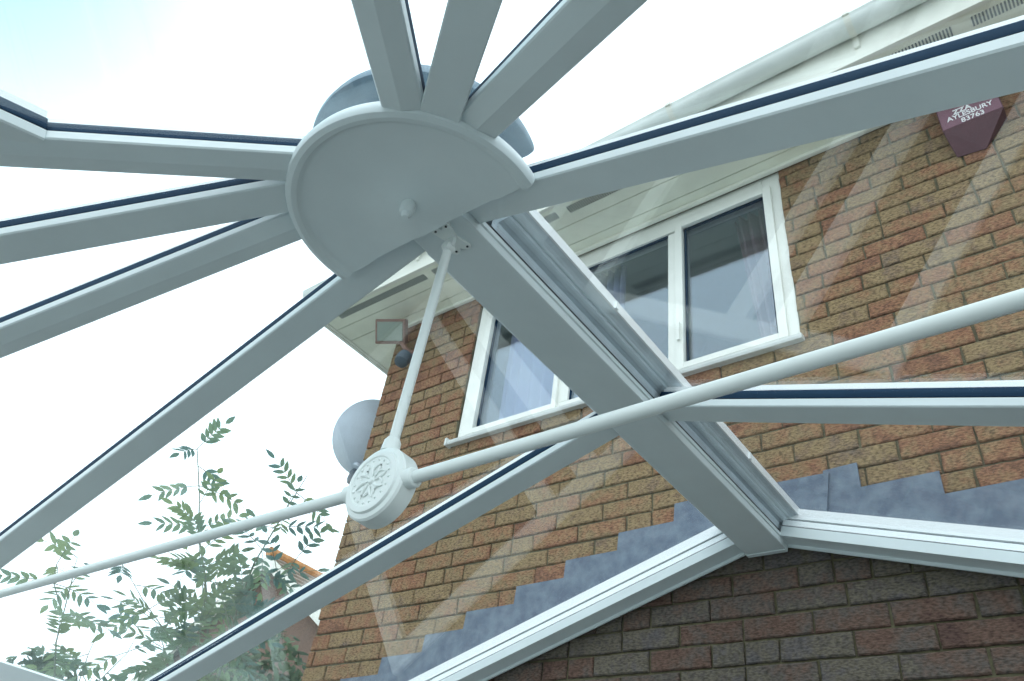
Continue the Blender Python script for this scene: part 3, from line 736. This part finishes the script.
b = MB(); b.tube([lb+V((-.008, 0, -.055)), lb+V((-.006, 0, -.03)), lb+V((0, 0, .02)), lb+V((.004, 0, .04))], [.026, .034, .030, .018], 18); rh = b.build('receiver_head', M['dark'], ds, sm=True)
b = MB(); b.lathe([(0, -.012), (.026, -.010), (.030, 0), (.026, .012), (0, .016)], lb+V((.02, -.01, .052)), (.2, .5, 1), 18); b.build('feed_cap', M['dish'], rh, sm=True)

# ------------------------------------------------------------------ neighbouring house
nb = thing('neighbour_house', (-12, 11, 0), 'distant brick house with a white-edged gable and orange ridge tiles beyond the saplings', 'house')
gx, gz, gy = -12.0, 6.79, 7.65; sl = .645; hw = 3.0
b = MB()
vs = [(gx-hw, gy+.15, 0), (gx+hw, gy+.15, 0), (gx+hw, gy+.15, gz-.18-sl*hw), (gx, gy+.15, gz-.18), (gx-hw, gy+.15, gz-.18-sl*hw)]
b.faces([V(v) for v in vs]+[V((v[0], v[1]+7, v[2])) for v in vs], [(0, 1, 2, 3, 4), (9, 8, 7, 6, 5)]+[(i, (i+1) % 5, 5+(i+1) % 5, 5+i) for i in range(5)])
b.build('wall', M['nbrick'], nb)
for sg in (-1, 1):
    b = MB(); a = V((gx, 0, gz-.02)); c = V((gx+sg*(hw+.3), 0, gz-.02-sl*(hw+.3)))
    for k in range(14):
        p = a+(c-a)*(k/14); q_ = a+(c-a)*((k+1.15)/14)
        b.faces([V((p.x, gy-.05, p.z-.02)), V((q_.x, gy-.05, q_.z+.02)), V((q_.x, gy+7.2, q_.z+.02)), V((p.x, gy+7.2, p.z-.02)),
                 V((p.x, gy-.05, p.z-.05)), V((q_.x, gy-.05, q_.z-.01)), V((q_.x, gy+7.2, q_.z-.01)), V((p.x, gy+7.2, p.z-.05))], [(0, 1, 2, 3), (7, 6, 5, 4), (0, 4, 5, 1), (1, 5, 6, 2), (2, 6, 7, 3), (3, 7, 4, 0)])
    b.build('roof_slope', M['tile'], nb)
    b = MB(); b.faces([V((gx, gy-.06, gz-.05)), V((gx, gy-.06, gz-.28)), V((c.x, gy-.06, c.z-.25)), V((c.x, gy-.06, c.z-.03))]+[V((gx, gy+.0, gz-.05)), V((gx, gy+.0, gz-.28)), V((c.x, gy+.0, c.z-.25)), V((c.x, gy+.0, c.z-.03))], [(0, 1, 2, 3), (7, 6, 5, 4), (0, 4, 5, 1), (1, 5, 6, 2), (2, 6, 7, 3), (3, 7, 4, 0)])
    b.build('bargeboard', M['fascia'], nb)
b = MB()
for k in range(18): b.tube([(gx, gy-.08+k*.40, gz-.01), (gx, gy+.36+k*.40, gz-.01)], [.10, .095], 10)
b.build('ridge_tiles', M['otile'], nb)

# ------------------------------------------------------------------ saplings with feathery leaves
def leaflet(b, p, d, n_, L, W):
    d = d.normalized(); s = d.cross(n_).normalized(); n_ = s.cross(d)
    pts = [p, p+d*L*.22+s*W*.42-n_*L*.02, p+d*L*.5+s*W*.5-n_*L*.03, p+d*L*.8+s*W*.26-n_*L*.07, p+d*L-n_*L*.12, p+d*L*.8-s*W*.26-n_*L*.07, p+d*L*.5-s*W*.5-n_*L*.03, p+d*L*.22-s*W*.42-n_*L*.02, p+d*L*.5-n_*L*.06]
    b.faces(pts, [(0, 1, 8), (1, 2, 8), (2, 3, 8), (3, 4, 8), (4, 5, 8), (5, 6, 8), (6, 7, 8), (7, 0, 8)])
def pinnate(b, bs, p, az, el, L, rnd, np_=4, sc_=1.0):
    N0 = V((-.42+rnd.uniform(-.3, .3), .22+rnd.uniform(-.3, .3), .85)).normalized()      # leaves tilt to the open garden
    d = V((math.cos(az), math.sin(az), 0)); d = (d-N0*d.dot(N0)).normalized(); d = (d+V((0, 0, math.sin(el)*.5))).normalized()
    pts = []; q = V(p); dd = d.copy()
    for i in range(8):
        pts.append(q.copy()); q = q+dd*L/7; dd = (dd+V((0, 0, -.055))).normalized()
    bs.tube(pts, [.0022]*4+[.0014]*4, 5)
    sd_ = d.cross(N0).normalized(); nn = sd_.cross(d).normalized(); tw = rnd.uniform(-.35, .35)
    nn = (nn+sd_*tw).normalized()
    for k in range(np_):
        f = .26+.64*k/np_; i = f*7; a = pts[int(i)].lerp(pts[min(int(i)+1, 7)], i % 1); dd = (pts[min(int(i)+1, 7)]-pts[int(i)]).normalized()
        for s_ in (-1, 1):
            v = (sd_*s_*.85+dd*.75+V((0, 0, rnd.uniform(-.3, .1)))).normalized()
            leaflet(b, a, v, nn, rnd.uniform(.064, .090)*sc_*(1.05-.25*abs(f-.6)), rnd.uniform(.022, .033)*sc_)
    leaflet(b, pts[-1], (pts[-1]-pts[-2]), nn, .085*sc_, .032*sc_)
def sapling(stems, label, seed, name='sapling'):
    """stems: list of (points from top to bottom, radius, leaf zone fraction, spacing)"""
    rnd = random.Random(seed); base = V(stems[0][0][-1])
    t = thing(name, base, label, 'sapling', 'leafy saplings left of the conservatory')
    bs = MB(); bl = MB()
    for pts, rad, zone, sp in stems:
        P = [V(p) for p in pts]
        n = len(P); bs.tube(P, [rad*.6*(.25+.75*i/(n-1)) for i in range(n)], 8)
        Ls = [(P[i+1]-P[i]).length for i in range(n-1)]; tot = sum(Ls); s = .0; az = rnd.uniform(0, 6.28)
        while s < tot*zone:
            q = s; i = 0
            while i < n-2 and q > Ls[i]: q -= Ls[i]; i += 1
            p = P[i].lerp(P[i+1], min(q/Ls[i], 1))
            az += 1.57+rnd.uniform(-.5, .5)
            for da in (0, math.pi):
                if rnd.random() < .78:
                    el = rnd.uniform(-.1, .7) if s > .05 else rnd.uniform(.5, 1.1)
                    pinnate(bl, bs, p, az+da+rnd.uniform(-.35, .35), el, rnd.uniform(.22, .33)*(.75 if s < .06 else 1), rnd, rnd.choice([3, 4, 4, 5]))
            s += sp*rnd.uniform(.8, 1.2)
    bs.build('stem', M['bark'], t, sm=True)
    bl.build('foliage', M['leaf'], t)
    return t
X = -4.2
sapling([([(X, 1.94, 3.77), (X, 2.07, 3.52), (X, 2.16, 3.31), (X, 2.30, 3.10), (X, 2.40, 2.92), (X, 2.54, 2.60), (X, 2.75, 1.6), (X, 2.8, -.05)], .016, .42, .125),
         ([(X-.1, 1.86, 3.02), (X-.05, 2.02, 2.88), (X, 2.30, 2.70), (X, 2.56, 2.45)], .008, .7, .13),
         ([(X+.15, 2.05, 3.30), (X+.1, 2.2, 3.10), (X, 2.42, 2.86)], .007, .8, .15)], 'tall leafy sapling with feathery leaves rising left of centre behind the tie bar', 3)
X = -3.9
sapling([([(X, 2.545, 3.83), (X, 2.49, 3.62), (X, 2.44, 3.40), (X, 2.39, 3.185), (X, 2.38, 2.97), (X, 2.40, 2.70), (X, 2.5, 1.6), (X, 2.55, -.05)], .015, .40, .13),
         ([(X+.05, 2.62, 3.30), (X, 2.50, 3.15), (X, 2.38, 2.90)], .007, .9, .12),
         ([(X-.1, 2.18, 3.10), (X-.05, 2.28, 2.98), (X, 2.39, 2.80)], .007, .9, .12)], 'leafy sapling leaning towards the satellite dish, in front of the distant gable', 5)
X = -4.4
sapling([([(X, 1.66, 2.99), (X, 1.67, 2.93), (X, 1.687, 2.877), (X, 1.756, 2.572), (X, 1.82, 2.434), (X, 1.9, 1.5), (X, 1.95, -.05)], .010, .36, .13),
         ([(X+.05, 1.56, 2.90), (X, 1.60, 2.84), (X, 1.71, 2.72)], .006, .8, .13)], 'leafy sapling nearest the bottom left corner, with sparse feathery leaves', 9)
X = -4.5
sapling([([(X, 1.98, 2.72), (X, 1.98, 2.60), (X, 2.0, 2.42), (X, 2.1, 1.4), (X, 2.1, -.05)], .008, .30, .12),
         ([(X, 2.20, 2.80), (X, 2.18, 2.66), (X, 2.05, 2.40)], .006, .8, .12)], 'low leafy sapling at the bottom edge between two taller ones', 12)
X = -4.05
sapling([([(X, 2.25, 2.98), (X, 2.28, 2.84), (X, 2.36, 2.64), (X, 2.45, 2.35), (X, 2.6, 1.4), (X, 2.65, -.05)], .010, .34, .095),
         ([(X-.2, 2.12, 2.82), (X-.1, 2.2, 2.66), (X, 2.42, 2.4)], .007, .8, .10),
         ([(X+.1, 2.44, 2.86), (X+.05, 2.44, 2.7), (X, 2.44, 2.45)], .007, .8, .10)], 'dense leafy sapling low in the middle of the group, just above the roof bar', 21)
# far bushes
def bush(cx, cy, cz, rx, ry, rz_, n, size, label, seed):
    rnd = random.Random(seed); t = thing('bush', (cx, cy, -.05), label, 'bush')
    b = MB(); b.tube([(cx, cy, -.05), (cx+.1, cy, cz*.5), (cx, cy+.05, cz)], [.09, .07, .03], 8)
    for k in range(6):
        a = k*1.05; b.tube([(cx, cy, cz*.6), (cx+rx*.6*math.cos(a), cy+ry*.6*math.sin(a), cz+rz_*.2)], [.03, .01], 6)
    b.build('trunk', M['bark'], t)
    b = MB()
    for i in range(n):
        v = V((rnd.gauss(0, 1), rnd.gauss(0, 1), rnd.gauss(0, 1))).normalized()*rnd.uniform(.35, 1)**.5
        v *= 1+.22*math.sin(v.x*7+seed)*math.sin(v.y*6+2)*math.cos(v.z*5)
        p = V((cx+v.x*rx, cy+v.y*ry, cz+v.z*rz_))
        leaflet(b, p, V((rnd.uniform(-1, 1), rnd.uniform(-1, 1), rnd.uniform(-.6, .6))), V((rnd.uniform(-.6, .6), rnd.uniform(-.6, .6), 1)), size*rnd.uniform(.7, 1.3), size*.5)
    b.build('foliage', M['bushleaf'], t)
bush(-9.2, 3.68, 2.62, .6, .42, .95, 2600, .13, 'dark round bush at the bottom left corner behind the eaves beam', 4)
bush(-6.4, 4.25, 2.55, .9, .75, 1.15, 3200, .11, 'dark green bush below the distant gable, low between saplings and roof bar', 8)
bush(-5.6, 3.9, 1.6, 1.0, .8, 1.2, 2600, .10, 'green bush showing through the pane left of the house corner', 15)
